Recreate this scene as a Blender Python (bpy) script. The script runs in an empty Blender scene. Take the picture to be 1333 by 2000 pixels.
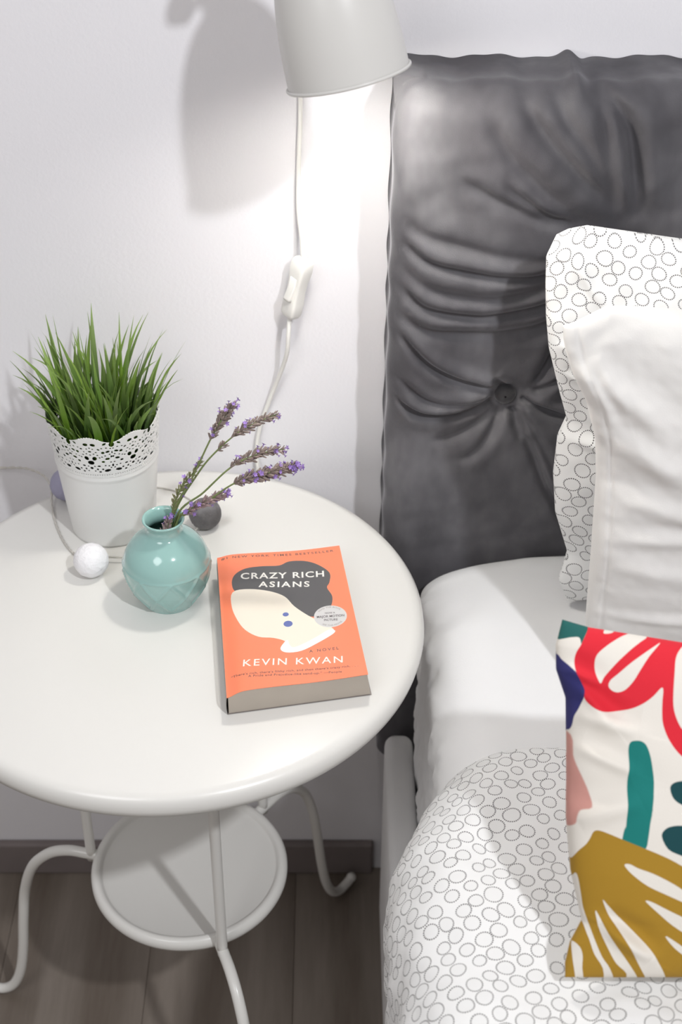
import bpy, bmesh, math, random
import numpy as np
from mathutils import Vector, Matrix

# ------------------------------------------------------------ camera
scene = bpy.context.scene
CAM = (0.15756, -1.13092, 1.63702)
PITCH, YAW, ROLL, FPX = 0.63587, -0.00838, 0.00669, 2916.19
cp, sp = math.cos(PITCH), math.sin(PITCH)
fw = np.array([0, cp, -sp]); r_ = np.array([1.0, 0, 0]); u_ = np.cross(r_, fw)
r2 = r_*math.cos(ROLL)+u_*math.sin(ROLL); u2 = -r_*math.sin(ROLL)+u_*math.cos(ROLL)
Rz = np.array([[math.cos(YAW), -math.sin(YAW), 0], [math.sin(YAW), math.cos(YAW), 0], [0, 0, 1]])
r2, u2, fw = Rz@r2, Rz@u2, Rz@fw
cam_data = bpy.data.cameras.new('camera')
cam = bpy.data.objects.new('camera', cam_data)
scene.collection.objects.link(cam)
cam.matrix_world = Matrix(((r2[0], u2[0], -fw[0], CAM[0]), (r2[1], u2[1], -fw[1], CAM[1]), (r2[2], u2[2], -fw[2], CAM[2]), (0, 0, 0, 1)))
cam_data.sensor_fit = 'VERTICAL'; cam_data.sensor_height = 36.0
cam_data.lens = FPX/2000*36.0
cam_data.clip_start = 0.05
cam_data.dof.use_dof = True; cam_data.dof.focus_distance = 1.40; cam_data.dof.aperture_fstop = 7.0
scene.camera = cam

# ------------------------------------------------------------ world, lights, exposure
world = bpy.data.worlds.new('room_ambience'); scene.world = world
world.use_nodes = True
bg = world.node_tree.nodes['Background']
bg.inputs[0].default_value = (0.97, 0.925, 0.91, 1); bg.inputs[1].default_value = 0.385

def lamp(name, kind, loc, power, size, color=(1, 1, 1), aim=None):
    d = bpy.data.lights.new(name, kind); d.energy = power; d.color = color
    if kind == 'AREA': d.shape = 'DISK'; d.size = size
    else: d.shadow_soft_size = size
    o = bpy.data.objects.new(name, d); scene.collection.objects.link(o); o.location = loc
    if aim is not None:
        o.rotation_euler = (Vector(aim)-Vector(loc)).to_track_quat('-Z', 'Y').to_euler()
    return o
lamp('ceiling_spot', 'POINT', (.95, -1.43, 2.56), 108, 0.045, (0.95, 0.965, 1.0))
lamp('soft_fill', 'AREA', (-.7, -1.5, 2.3), 11, .9, (0.98, 0.98, 1.0), aim=(.3, -.1, .7))  # added fill light, no real window behind it; eases shadow contrast on the bed
scene.view_settings.view_transform = 'Standard'; scene.view_settings.look = 'None'
scene.view_settings.exposure = 0.0; scene.view_settings.gamma = 1.0
scene.view_settings.use_curve_mapping = False

# ------------------------------------------------------------ helpers
rng = np.random.default_rng(7); random.seed(7)
ROOT = scene.collection
def world_loc(o):
    v = np.zeros(3)
    while o is not None:
        v += np.array(o.location); o = o.parent
    return v
def tag(o, label=None, cat=None, group=None, kind=None):
    if label: o['label'] = label
    if cat: o['category'] = cat
    if group: o['group'] = group
    if kind: o['kind'] = kind
    return o
def thing(name, loc, label, cat, group=None):
    o = bpy.data.objects.new(name, None); ROOT.objects.link(o); o.location = loc
    o.empty_display_size = 0.02
    return tag(o, label, cat, group)
def obj(name, V, F, mat, parent=None, loc=None, smooth=True, uv=None, attrs=None, label=None, sharp=None):
    """one mesh object; V are world coordinates"""
    V = np.asarray(V, float)
    base = world_loc(parent) if parent is not None else (np.array(loc, float) if loc is not None else np.zeros(3))
    me = bpy.data.meshes.new(name)
    me.from_pydata((V-base).tolist(), [], F)
    me.update()
    if smooth: me.polygons.foreach_set('use_smooth', [True]*len(me.polygons))
    if uv is not None:
        lay = me.uv_layers.new(name='UVMap'); li = np.empty(len(me.loops), int)
        me.loops.foreach_get('vertex_index', li)
        lay.data.foreach_set('uv', np.asarray(uv, np.float32)[li].ravel())
    if attrs:
        for k, a in attrs.items():
            at = me.attributes.new(k, 'FLOAT', 'POINT'); at.data.foreach_set('value', np.asarray(a, np.float32))
    if sharp is not None:
        me.set_sharp_from_angle(angle=math.radians(sharp))
    o = bpy.data.objects.new(name, me); ROOT.objects.link(o)
    if mat is not None: me.materials.append(mat)
    if parent is not None: o.parent = parent
    else: o.location = base
    if label: o['label'] = label
    return o
def grid_faces(R, C, closed_c=False, closed_r=False, flip=False):
    f = []
    for i in range(R if closed_r else R-1):
        i2 = (i+1) % R
        for j in range(C if closed_c else C-1):
            j2 = (j+1) % C
            q = (i*C+j, i*C+j2, i2*C+j2, i2*C+j)
            f.append(q[::-1] if flip else q)
    return f
def join(parts):
    V, F, n = [], [], 0
    for v, f in parts:
        v = np.asarray(v, float); V.append(v); F += [tuple(k+n for k in q) for q in f]; n += len(v)
    return np.concatenate(V), F
def catmull(P, n=8, closed=False):
    P = np.asarray(P, float); N = len(P); out = []
    rngi = range(N) if closed else range(N-1)
    for i in rngi:
        if closed: a, b, c, d = P[(i-1) % N], P[i], P[(i+1) % N], P[(i+2) % N]
        else: a, b, c, d = P[max(i-1, 0)], P[i], P[i+1], P[min(i+2, N-1)]
        for k in range(n):
            t = k/n
            out.append(.5*((2*b)+(-a+c)*t+(2*a-5*b+4*c-d)*t*t+(-a+3*b-3*c+d)*t**3))
    if not closed: out.append(P[-1])
    return np.array(out)
def tube(P, r, seg=10, n=8, spline=True, caps=True):
    P = catmull(P, n) if spline else np.asarray(P, float)
    rr = np.interp(np.linspace(0, 1, len(P)), np.linspace(0, 1, len(np.atleast_1d(r))), np.atleast_1d(r)) if np.ndim(r) else np.full(len(P), r)
    T = np.gradient(P, axis=0); T /= np.linalg.norm(T, axis=1)[:, None]+1e-12
    N0 = np.cross(T[0], [0, 0, 1.0]);
    if np.linalg.norm(N0) < 1e-3: N0 = np.cross(T[0], [0, 1.0, 0])
    N0 /= np.linalg.norm(N0); V = []; N = N0
    for i in range(len(P)):
        N = N-T[i]*(N@T[i]); N /= np.linalg.norm(N); B = np.cross(T[i], N)
        a = np.linspace(0, 2*np.pi, seg, endpoint=False)
        V.append(P[i]+rr[i]*(np.cos(a)[:, None]*N+np.sin(a)[:, None]*B))
    V = np.concatenate(V); F = grid_faces(len(P), seg, closed_c=True)
    if caps:
        F.append(tuple(range(seg))[::-1]); F.append(tuple(range((len(P)-1)*seg, len(P)*seg)))
    return V, F
def lathe(prof, center, seg=64, axis=(0, 0, 1), closed=False):
    ax = np.array(axis, float); ax /= np.linalg.norm(ax)
    e1 = np.cross(ax, [0, 1.0, 0]);
    if np.linalg.norm(e1) < 1e-3: e1 = np.array([1.0, 0, 0])
    e1 /= np.linalg.norm(e1); e2 = np.cross(ax, e1)
    a = np.linspace(0, 2*np.pi, seg, endpoint=False); V = []
    for r, z in prof:
        r = max(r, 1e-5)
        V.append(np.array(center)+ax*z+r*(np.cos(a)[:, None]*e1+np.sin(a)[:, None]*e2))
    return np.concatenate(V), grid_faces(len(prof), seg, closed_c=True, closed_r=closed)
def rbox(lo, hi, r=0.004, seg=3):
    """rounded box"""
    bm = bmesh.new(); bmesh.ops.create_cube(bm, size=1)
    lo, hi = np.array(lo, float), np.array(hi, float)
    for v in bm.verts: v.co = Vector((lo+hi)/2+np.array(v.co)*(hi-lo))
    if r > 0: bmesh.ops.bevel(bm, geom=bm.edges[:]+bm.verts[:], offset=r, segments=seg, profile=.5, affect='EDGES')
    bm.verts.index_update()
    V = np.array([v.co[:] for v in bm.verts]); F = [tuple(v.index for v in f.verts) for f in bm.faces]; bm.free()
    return V, F
def sphere(c, r, nu=32, nv=20, noise=0):
    V = []; 
    for i in range(nv+1):
        th = math.pi*i/nv
        for j in range(nu):
            ph = 2*math.pi*j/nu; V.append((math.sin(th)*math.cos(ph), math.sin(th)*math.sin(ph), math.cos(th)))
    V = np.array(V)
    rr = r*(1+noise*(np.sin(V[:, 0]*9+1)*np.sin(V[:, 1]*8)*np.sin(V[:, 2]*10+2)))
    return np.array(c)+V*rr[:, None], grid_faces(nv+1, nu, closed_c=True, flip=True)
def smooth_noise(x, y, scale, seed, octaves=3):
    """cheap smooth pseudo noise on arrays"""
    g = np.random.default_rng(seed); out = np.zeros_like(x); amp = 1; tot = 0
    for o in range(octaves):
        for _ in range(5):
            a = g.uniform(0, 2*np.pi); k = 2*np.pi/scale*(2**o)*g.uniform(.6, 1.4); ph = g.uniform(0, 6.28)
            out += amp*np.sin((x*np.cos(a)+y*np.sin(a))*k+ph)/5
        tot += amp; amp *= .5
    return out/tot*1.6
def sdf(px, py, poly, sm=4):
    """signed distance, positive inside, to a smoothed closed outline"""
    P = catmull(np.array(poly, float), sm, closed=True) if sm > 1 else np.array(poly, float)
    d2 = np.full(px.shape, 1e9); inside = np.zeros(px.shape, bool); N = len(P)
    for i in range(N):
        a, b = P[i], P[(i+1) % N]; e = b-a; L = e@e+1e-12
        wx, wy = px-a[0], py-a[1]; t = np.clip((wx*e[0]+wy*e[1])/L, 0, 1)
        d2 = np.minimum(d2, (wx-e[0]*t)**2+(wy-e[1]*t)**2)
        c = ((a[1] > py) != (b[1] > py)) & (px < (b[0]-a[0])*(py-a[1])/((b[1]-a[1]) or 1e-12)+a[0])
        inside ^= c
    d = np.sqrt(d2); return np.where(inside, d, -d)

# ------------------------------------------------------------ materials
def mat(name, color=(.8, .8, .8), rough=.5, **kw):
    m = bpy.data.materials.new(name); m.use_nodes = True
    b = m.node_tree.nodes['Principled BSDF']
    b.inputs['Base Color'].default_value = (*color, 1); b.inputs['Roughness'].default_value = rough
    for k, v in kw.items(): b.inputs[k.replace('_', ' ')].default_value = v
    return m
class NT:
    def __init__(s, m): s.t = m.node_tree; s.b = s.t.nodes['Principled BSDF']
    def n(s, typ, **kw):
        x = s.t.nodes.new(typ)
        for k, v in kw.items(): setattr(x, k, v)
        return x
    def l(s, a, b): s.t.links.new(a, b)
    def math(s, op, a, b=None, c=None):
        x = s.n('ShaderNodeMath', operation=op)
        for i, v in enumerate((a, b, c)):
            if v is None: continue
            if isinstance(v, (int, float)): x.inputs[i].default_value = v
            else: s.l(v, x.inputs[i])
        return x.outputs[0]
    def mix(s, f, a, b):
        x = s.n('ShaderNodeMix', data_type='RGBA')
        for i, v in ((0, f), (6, a), (7, b)):
            if isinstance(v, (int, float)): x.inputs[i].default_value = v
            elif isinstance(v, tuple): x.inputs[i].default_value = (*v, 1)
            else: s.l(v, x.inputs[i])
        return x.outputs[2]
    def noise(s, scale, detail=3, rough=.5, vec=None, out='Fac'):
        x = s.n('ShaderNodeTexNoise'); x.inputs['Scale'].default_value = scale
        x.inputs['Detail'].default_value = detail; x.inputs['Roughness'].default_value = rough
        if vec is not None: s.l(vec, x.inputs['Vector'])
        return x.outputs[out]
    def coord(s, which='Object', scale=None):
        x = s.n('ShaderNodeTexCoord').outputs[which]
        if scale is not None:
            m = s.n('ShaderNodeMapping'); m.inputs['Scale'].default_value = scale; s.l(x, m.inputs[0]); x = m.outputs[0]
        return x
    def bump(s, h, strength=.3, dist=.001):
        x = s.n('ShaderNodeBump'); x.inputs['Strength'].default_value = strength; x.inputs['Distance'].default_value = dist
        s.l(h, x.inputs['Height']); s.l(x.outputs[0], s.b.inputs['Normal'])
    def ramp(s, f, stops):
        x = s.n('ShaderNodeValToRGB'); e = x.color_ramp.elements
        while len(e) < len(stops): e.new(.5)
        for i, (p, c) in enumerate(stops): e[i].position = p; e[i].color = (*c, 1)
        s.l(f, x.inputs[0]); return x.outputs[0]

M = {}
def noisy(name, color, rough, scale, amt=.1, bump=.2, dist=.0005, bscale=None, **kw):
    m = mat(name, color, rough, **kw); t = NT(m); co = t.coord()
    f = t.noise(scale, vec=co)
    dark = tuple(c*(1-amt) for c in color); light = tuple(min(c*(1+amt), 1) for c in color)
    t.l(t.mix(f, dark, light), t.b.inputs['Base Color'])
    if bump: t.bump(t.noise(bscale or scale*3, 4, vec=co), bump, dist)
    M[name] = m; return m
noisy('wall_paint', (.81, .80, .825), .75, 3, .01, .3, .0008, 230)
noisy('skirting', (.20, .17, .165), .5, 20, .15, .2)
noisy('white_lacquer', (.75, .74, .705), .28, 4, .01, .04, .0003, 300, Coat_Weight=.15)
noisy('lamp_enamel', (.62, .61, .585), .32, 4, .01, 0)
noisy('lamp_inside', (.85, .84, .82), .5, 4, .01, 0)
noisy('white_plastic', (.82, .81, .775), .35, 6, .01, 0)
noisy('pot_enamel', (.77, .77, .755), .4, 5, .01, 0)
noisy('aqua_glaze', (.29, .49, .46), .13, 30, .06, 0, Coat_Weight=.6)
noisy('soil', (.02, .025, .015), .9, 80, .5, .8, .002)
noisy('sheet_cotton', (.79, .79, .79), .85, 8, .01, .25, .0004, 700, Sheen_Weight=.15)
noisy('pillow_cotton', (.74, .725, .70), .85, 8, .015, .3, .0004, 900, Sheen_Weight=.2)
noisy('frame_fabric', (.80, .795, .79), .6, 8, .02, .2, .0003, 500)
noisy('button_velvet', (.03, .028, .032), .7, 60, .2, .3, Sheen_Weight=.5)
noisy('paper_edge', (.47, .42, .36), .8, 40, .06, 0)
noisy('cover_back', (.30, .27, .25), .5, 40, .06, 0)
noisy('ink_dark', (.14, .10, .09), .5, 50, .05, 0)
noisy('ink_blackish', (.10, .085, .09), .5, 50, .05, 0)
noisy('ink_cream', (.86, .83, .77), .5, 50, .02, 0)
noisy('ball_white', (.86, .85, .87), .85, 60, .02, 1.0, .0016, 240)
noisy('ball_grey', (.16, .153, .158), .85, 60, .4, 1.0, .002, 160)
noisy('ball_lilac', (.33, .32, .43), .85, 60, .1, .8, .001, 200)
noisy('wire_clear', (.72, .69, .64), .25, 60, .05, 0, Transmission_Weight=.3)
noisy('stem_green', (.17, .22, .08), .6, 90, .2, 0)
noisy('spike_green', (.22, .22, .11), .7, 200, .3, 0)
noisy('calyx_mauve', (.27, .215, .19), .75, 260, .6, 0)
noisy('petal_purple', (.27, .17, .46), .6, 200, .3, 0)
noisy('dry_flower', (.33, .24, .24), .75, 260, .5, 0)
noisy('metal_dark', (.2, .2, .2), .4, 30, .1, 0, Metallic=.8)
m = mat('bulb_glow', (1, 1, 1), .3); m.node_tree.nodes['Principled BSDF'].inputs['Emission Color'].default_value = (1, .965, .90, 1)
m.node_tree.nodes['Principled BSDF'].inputs['Emission Strength'].default_value = 150; M['bulb_glow'] = m

def wood():
    m = mat('grey_laminate', (.15, .13, .11), .45); t = NT(m); co = t.coord('Object', (14, 1.2, 14))
    oi = t.n('ShaderNodeObjectInfo').outputs['Random']
    add = t.n('ShaderNodeVectorMath', operation='ADD'); t.l(co, add.inputs[0])
    cx = t.n('ShaderNodeCombineXYZ'); t.l(t.math('MULTIPLY', oi, 20), cx.inputs[1]); t.l(t.math('MULTIPLY', oi, 7), cx.inputs[0]); t.l(cx.outputs[0], add.inputs[1])
    w = t.n('ShaderNodeTexWave', wave_type='BANDS', bands_direction='X'); w.inputs['Scale'].default_value = .22
    w.inputs['Distortion'].default_value = 7; w.inputs['Detail'].default_value = 3; w.inputs['Detail Scale'].default_value = .8
    t.l(add.outputs[0], w.inputs['Vector'])
    fine = t.noise(3.2, 6, .65, add.outputs[0])
    f = t.math('ADD', t.math('MULTIPLY', w.outputs['Fac'], .35), t.math('MULTIPLY', fine, .65))
    t.l(t.ramp(f, [(.3, (.135, .108, .085)), (.5, (.185, .155, .128)), (.75, (.245, .21, .178))]), t.b.inputs['Base Color'])
    t.bump(fine, .25, .0006); M['wood'] = m
wood()
def velvet():
    m = mat('grey_velvet', (.085, .082, .09), .6); t = NT(m); b = t.b
    co = t.coord('Object')
    n1 = t.noise(9, 4, .6, t.coord('Object', (1, 1, .55))); n2 = t.noise(900, 2, .5, co)
    c = t.ramp(n1, [(.35, (.066, .063, .070)), (.52, (.098, .095, .103)), (.70, (.165, .161, .171))])
    t.l(c, b.inputs['Base Color'])
    b.inputs['Sheen Weight'].default_value = .45; b.inputs['Sheen Roughness'].default_value = .35
    b.inputs['Sheen Tint'].default_value = (.8, .8, .85, 1)
    b.inputs['Specular IOR Level'].default_value = .2
    t.bump(n2, .35, .0006); M['velvet'] = m
velvet()
def rings():
    m = mat('ring_print_cotton', (.8, .8, .8), .85); t = NT(m); b = t.b
    b.inputs['Sheen Weight'].default_value = .15
    uv = t.n('ShaderNodeUVMap', uv_map='UVMap').outputs[0]
    sc = t.n('ShaderNodeVectorMath', operation='SCALE'); t.l(uv, sc.inputs[0]); sc.inputs['Scale'].default_value = 1/.0158
    wn = t.n('ShaderNodeTexNoise', noise_dimensions='2D'); wn.inputs['Scale'].default_value = .33; wn.inputs['Detail'].default_value = 1; t.l(sc.outputs[0], wn.inputs['Vector'])
    ws = t.n('ShaderNodeVectorMath', operation='SCALE'); t.l(wn.outputs['Color'], ws.inputs[0]); ws.inputs['Scale'].default_value = .42
    wa = t.n('ShaderNodeVectorMath', operation='ADD'); t.l(sc.outputs[0], wa.inputs[0]); t.l(ws.outputs[0], wa.inputs[1])
    wr_ = t.n('ShaderNodeVectorRotate', rotation_type='Z_AXIS'); wr_.inputs['Angle'].default_value = .5; t.l(wa.outputs[0], wr_.inputs['Vector']); sc = wr_
    def vor(feat):
        v = t.n('ShaderNodeTexVoronoi', voronoi_dimensions='2D', feature=feat); v.inputs['Scale'].default_value = 1
        v.inputs['Randomness'].default_value = .32; t.l(sc.outputs[0], v.inputs['Vector']); return v
    f1 = vor('F1'); ns = vor('N_SPHERE_RADIUS')
    cr = t.n('ShaderNodeSeparateColor'); t.l(f1.outputs['Color'], cr.inputs[0])
    R = t.math('MINIMUM', t.math('MULTIPLY', ns.outputs['Radius'], .96), t.math('ADD', .34, t.math('MULTIPLY', cr.outputs[0], .13)))
    d = t.math('ABSOLUTE', t.math('SUBTRACT', f1.outputs['Distance'], R))
    sub = t.n('ShaderNodeVectorMath', operation='SUBTRACT'); t.l(sc.outputs[0], sub.inputs[0]); t.l(f1.outputs['Position'], sub.inputs[1])
    sx = t.n('ShaderNodeSeparateXYZ'); t.l(sub.outputs[0], sx.inputs[0])
    ang = t.math('ARCTAN2', sx.outputs[1], sx.outputs[0])
    nd = t.math('ROUND', t.math('MULTIPLY', R, 2*math.pi/.108))
    ph = t.math('MULTIPLY', t.math('DIVIDE', ang, 2*math.pi), nd)
    fr = t.math('SUBTRACT', t.math('FRACT', ph), .5)
    arc = t.math('MULTIPLY', t.math('ABSOLUTE', fr), .108)
    dist = t.math('SQRT', t.math('ADD', t.math('POWER', d, 2), t.math('POWER', arc, 2)))
    mr = t.n('ShaderNodeMapRange'); mr.inputs['From Min'].default_value = .034; mr.inputs['From Max'].default_value = .044
    mr.inputs['To Min'].default_value = 1; mr.inputs['To Max'].default_value = 0; t.l(dist, mr.inputs['Value'])
    ins = t.math('LESS_THAN', f1.outputs['Distance'], R)
    base = t.mix(ins, (.80, .80, .79), (.77, .77, .76))
    t.l(t.mix(mr.outputs[0], base, (.11, .105, .105)), b.inputs['Base Color'])
    t.bump(t.noise(900, 2, .5, t.coord('Object')), .25, .0004); M['rings'] = m
rings()
def printed(name, base, layers, rough, weave=0, coat=0):
    """crisp flat print from signed distance attributes (metres/1000)"""
    m = mat(name, base, rough); t = NT(m); cur = base
    for att, col, w in layers:
        a = t.n('ShaderNodeAttribute', attribute_name=att).outputs['Fac']
        mr = t.n('ShaderNodeMapRange'); mr.inputs['From Min'].default_value = -w; mr.inputs['From Max'].default_value = w
        t.l(a, mr.inputs['Value']); cur = t.mix(mr.outputs[0], cur, col)
    t.l(cur, t.b.inputs['Base Color'])
    if weave: t.bump(t.noise(900, 2, .5, t.coord('Object')), weave, .0004)
    if coat: t.b.inputs['Coat Weight'].default_value = coat; t.b.inputs['Coat Roughness'].default_value = .3
    M[name] = m
printed('cushion_print', (.74, .70, .635), [('pink', (.55, .27, .23), .5), ('navy', (.022, .022, .13), .2), ('dark', (.006, .10, .09), .2), ('teal', (.0, .175, .155), .2),
        ('ovals', (.0, .05, .058), .2), ('mustard', (.36, .20, .012), .2), ('red', (.66, .012, .028), .2)], .85, .35)
printed('cover_print', (.93, .235, .115), [('hair', (.085, .083, .085), .12), ('cream', (.83, .76, .64), .12), ('pearl', (.88, .88, .88), .12), ('badge', (.62, .61, .60), .12), ('drop', (.10, .14, .38), .12)], .38, 0, .25)
def grass_mat():
    m = mat('grass_blade', (.1, .25, .03), .45); t = NT(m); oi = t.n('ShaderNodeObjectInfo').outputs['Random']
    uv = t.n('ShaderNodeUVMap', uv_map='UVMap').outputs[0]; sx = t.n('ShaderNodeSeparateXYZ'); t.l(uv, sx.inputs[0])
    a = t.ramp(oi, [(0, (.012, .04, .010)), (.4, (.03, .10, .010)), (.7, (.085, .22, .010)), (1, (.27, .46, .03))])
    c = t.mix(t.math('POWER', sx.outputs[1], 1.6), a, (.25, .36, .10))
    t.l(c, t.b.inputs['Base Color']); t.b.inputs['Subsurface Weight'].default_value = 0
    tr = t.n('ShaderNodeBsdfTranslucent'); t.l(c, tr.inputs[0]); ms = t.n('ShaderNodeMixShader'); ms.inputs[0].default_value = .25
    out = [x for x in t.t.nodes if x.type == 'OUTPUT_MATERIAL'][0]
    t.l(t.b.outputs[0], ms.inputs[1]); t.l(tr.outputs[0], ms.inputs[2]); t.l(ms.outputs[0], out.inputs[0]); M['grass'] = m
grass_mat()

# ------------------------------------------------------------ setting
YW = 0.252
V, F = rbox((-1.6, YW, -.02), (2.2, YW+.1, 2.75), 0); tag(obj('wall_back', V, F, M['wall_paint'], loc=(0, YW, 0), smooth=False), 'white painted wall behind the bedside table and headboard', None, None, 'structure')
floor = tag(thing('floor', (0, 0, 0), None, None), 'grey-brown wood laminate floor', None, None, 'structure')
V, F = rbox((-1.6, -2.6, -.03), (2.2, YW, -.009), 0); tag(obj('underlay', V, F, M['skirting'], floor, smooth=False), 'dark layer under the planks')
k = 0
for i in range(20):
    x0 = -1.6+i*.19; ys = [-2.6, -1.9+(i*37 % 11)*.07, -.62-(i*53 % 9)*.05 if i % 2 else -.2-(i*29 % 7)*.1, YW]
    for a, b in zip(ys[:-1], ys[1:]):
        V, F = rbox((x0+.0002, a+.0002, -.009), (x0+.1898, b-.0002, 0), .0005, 1)
        obj('plank', V, F, M['wood'], floor, smooth=False)
V, F = rbox((-1.6, YW-.012, 0), (.216, YW, .058), .003, 2); tag(obj('baseboard_back', V, F, M['skirting'], loc=(0, YW, 0), smooth=False), 'grey-brown skirting board along the wall', None, None, 'structure')

# ------------------------------------------------------------ side table
table = thing('side_table', (0, 0, 0), 'round white metal side table with curled legs beside the bed', 'table')
prof = [(0, .6755), (.236, .6755), (.241, .6745), (.244, .670), (.2445, .662), (.2425, .657), (.2455, .655), (.249, .658), (.2505, .665), (.2495, .673), (.2455, .6785), (.238, .680), (.12, .680), (0, .680)]
V, F = lathe(prof, (0, 0, 0), 160); obj('tabletop', V, F, M['white_lacquer'], table)
prof = [(0, .296), (.1005, .296), (.1015, .2915), (.1055, .2885), (.1095, .2900), (.1115, .2945), (.1115, .2995), (.1090, .3045), (.1050, .3060), (.1010, .3045), (.0995, .3005), (.0975, .2990), (0, .2990)]
V, F = lathe(prof, (-.003, 0, 0), 120); obj('lower_shelf', V, F, M['white_lacquer'], table)
for az in (290, 50, 170):
    a = math.radians(az); d = np.array([math.cos(a), math.sin(a), 0])
    P = lambda r, z: d*r+np.array([0, 0, z])
    parts = [tube([P(.120, .6755), P(.120, .50), P(.120, .290)], .0058, 14)]
    parts.append(tube([P(.109, .2955), P(.125, .2965), P(.148, .297), P(.172, .287), P(.195, .260), P(.210, .215), P(.219, .16), P(.227, .10), P(.236, .055), P(.248, .025), P(.263, .011), P(.279, .0105), P(.290, .014)], .0063, 14))
    V, F = join(parts); obj('leg', V, F, M['white_lacquer'], table)
    V, F = sphere(P(.290, .0142), .0070, 16, 10); obj('foot_cap', V, F, M['white_lacquer'], bpy.context.scene.objects[[o.name for o in ROOT.objects if o.name.startswith('leg')][-1]])

# ------------------------------------------------------------ potted artificial grass
PC = np.array([-.074, .146, .680]); RB, RT, PH = .0440, .0585, .1500
pot = thing('potted_grass', tuple(PC), 'bright green grass plant in a white metal pot with lace-cut rim', 'plant')
def pr(z): return RB+(RT-RB)*(z/PH)
prof = [(0, .004), (RB-.002, .004), (RB-.0012, .0045)]+[(pr(z)-.0009, z) for z in np.linspace(.006, .093, 8)]+[(pr(z), z) for z in np.linspace(.0925, .0, 14)]+[(RB-.002, 0), (RB-.004, .003), (0, .003)]
prof = [(0, .003), (RB-.004, .003), (RB-.002, 0), (RB, .001)]+[(pr(z)+(.0007 if abs(z-.0915) < .002 else 0), z) for z in np.linspace(.004, .0980, 46)]+[(pr(z)-.0009, z) for z in np.linspace(.0980, .006, 6)]+[(RB-.002, .0045), (0, .0045)]
V, F = lathe(prof, PC, 96); obj('pot', V, F, M['pot_enamel'], pot)
# lace collar: holes really cut through the sheet
PER = 2*math.pi/8; NU, NV = 96*8, 116; HC = .0570
uu = np.arange(NU)/NU*2*math.pi; vv = np.linspace(0, HC, NV)
U, Vv = np.meshgrid(uu, vv)
def lace_sd(U, Vv):
    Rm = .0555; x = ((U+PER/2) % PER-PER/2)*Rm*1000; y = Vv*1000/1.2      # mm, motif centred on x=0; pairs mirrored
    ax = np.abs(x); s = np.full(U.shape, 1e3)
    edge = 39.5+2.6*np.cos(x/22.2*np.pi)+.6*np.abs(np.sin(x*1.15))*(ax < 11)
    s = np.minimum(s, edge-y)
    def ell(cx, cy, rx, ry, rot=0):
        nonlocal s
        c, sn = math.cos(rot), math.sin(rot); dx, dy = ax-cx, y-cy
        a, b = dx*c+dy*sn, -dx*sn+dy*c
        q = np.sqrt((a/rx)**2+(b/ry)**2); s = np.minimum(s, (q-1)*min(rx, ry)-.17)
    ell(0, 16.5, 3.1, 2.1); ell(4.0, 21, 2.2, 1.9, .5); ell(0, 10.8, 1.5, 1.2)
    ell(3.6, 35.2, 2.3, 1.4, -.15); ell(22.2, 35.0, 2.9, 2.7)
    ell(14.8, 35.9, 1.9, .9, .5); ell(12.8, 27.0, 1.5, 1.2); ell(17.5, 27.8, 1.9, 1.0, .25); ell(8.6, 30.4, 1.2, .7, -.4)
    ell(16.8, 20.3, 2.1, 1.1, .1); ell(12.4, 17.4, 1.5, 1.0); ell(7.7, 12.9, 1.5, .8); ell(6.0, 9.6, .9, .9)
    ell(16.0, 8.0, 3.0, 1.35, .12); ell(8.4, 6.8, 1.1, .8); ell(11.4, 9.5, .9, .9); ell(22.2, 13.2, 1.2, 1.5); ell(22.2, 27.0, .9, 1.4); ell(20.8, 22.6, .7, 1.0)
    ell(0, 28.2, 1.5, .8)
    for cx, cy in ((3.6, 25.8), (7.2, 24.6), (6.0, 27.6), (3.0, 30.8), (0, 31.9), (9.2, 21.9), (20.0, 16.6), (14.2, 13.3), (17.9, 12.8), (19.9, 10.8), (11.6, 22.6), (3.3, 12.6), (3.4, 7.8), (0, 24.6), (20.4, 31.0), (11.8, 31.6), (16.4, 31.8), (19.3, 24.9), (14.8, 23.6)):
        ell(cx, cy, .72, .6)
    z = (x+100) % 2.47-1.235
    s = np.minimum(s, np.sqrt(z**2+(y-3.4)**2)-.55)
    z = (x+101.235) % 2.47-1.235
    s = np.minimum(s, np.sqrt(z**2+(y-1.3)**2)-.55)
    return s
S = lace_sd(U, Vv); hu = 2*math.pi/NU; hv = HC/(NV-1)
gu = (lace_sd(U+1e-4, Vv)-S)/(1e-4*55.5); gv = (lace_sd(U, Vv+1e-5)-S)/(1e-5*1000)
g = np.sqrt(gu**2+gv**2)+1e-6; near = np.abs(S) < .28
U2 = np.where(near, U-np.clip(S*gu/g**2, -.28, .28)/55.5, U); V2 = np.where(near, Vv-np.clip(S*gv/g**2, -.28, .28)/1000, Vv)
zz = .0950+V2; rr = pr(zz)
W = np.stack([PC[0]+rr*np.cos(U2+math.radians(-97)), PC[1]+rr*np.sin(U2+math.radians(-97)), PC[2]+zz], -1).reshape(-1, 3)
Fl = []; Sf = np.where(near, 1e-6, S)
for i in range(NV-1):
    for j in range(NU):
        j2 = (j+1) % NU
        if min(Sf[i, j], Sf[i, j2], Sf[i+1, j], Sf[i+1, j2]) > 0: Fl.append((i*NU+j, i*NU+j2, (i+1)*NU+j2, (i+1)*NU+j))
used = np.unique(np.array(Fl)); remap = -np.ones(len(W), int); remap[used] = np.arange(len(used))
lace = obj('lace_rim', W[used], [tuple(int(remap[k]) for k in q) for q in Fl], M['pot_enamel'], pot, label='scalloped rim with cut-out lace pattern')
md = lace.modifiers.new('sheet', 'SOLIDIFY'); md.thickness = .0008; md.offset = -1
V, F = lathe([(0, .105), (.03, .1065), (.0495, .105)], PC, 40); obj('soil', V, F, M['soil'], pot)
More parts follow.
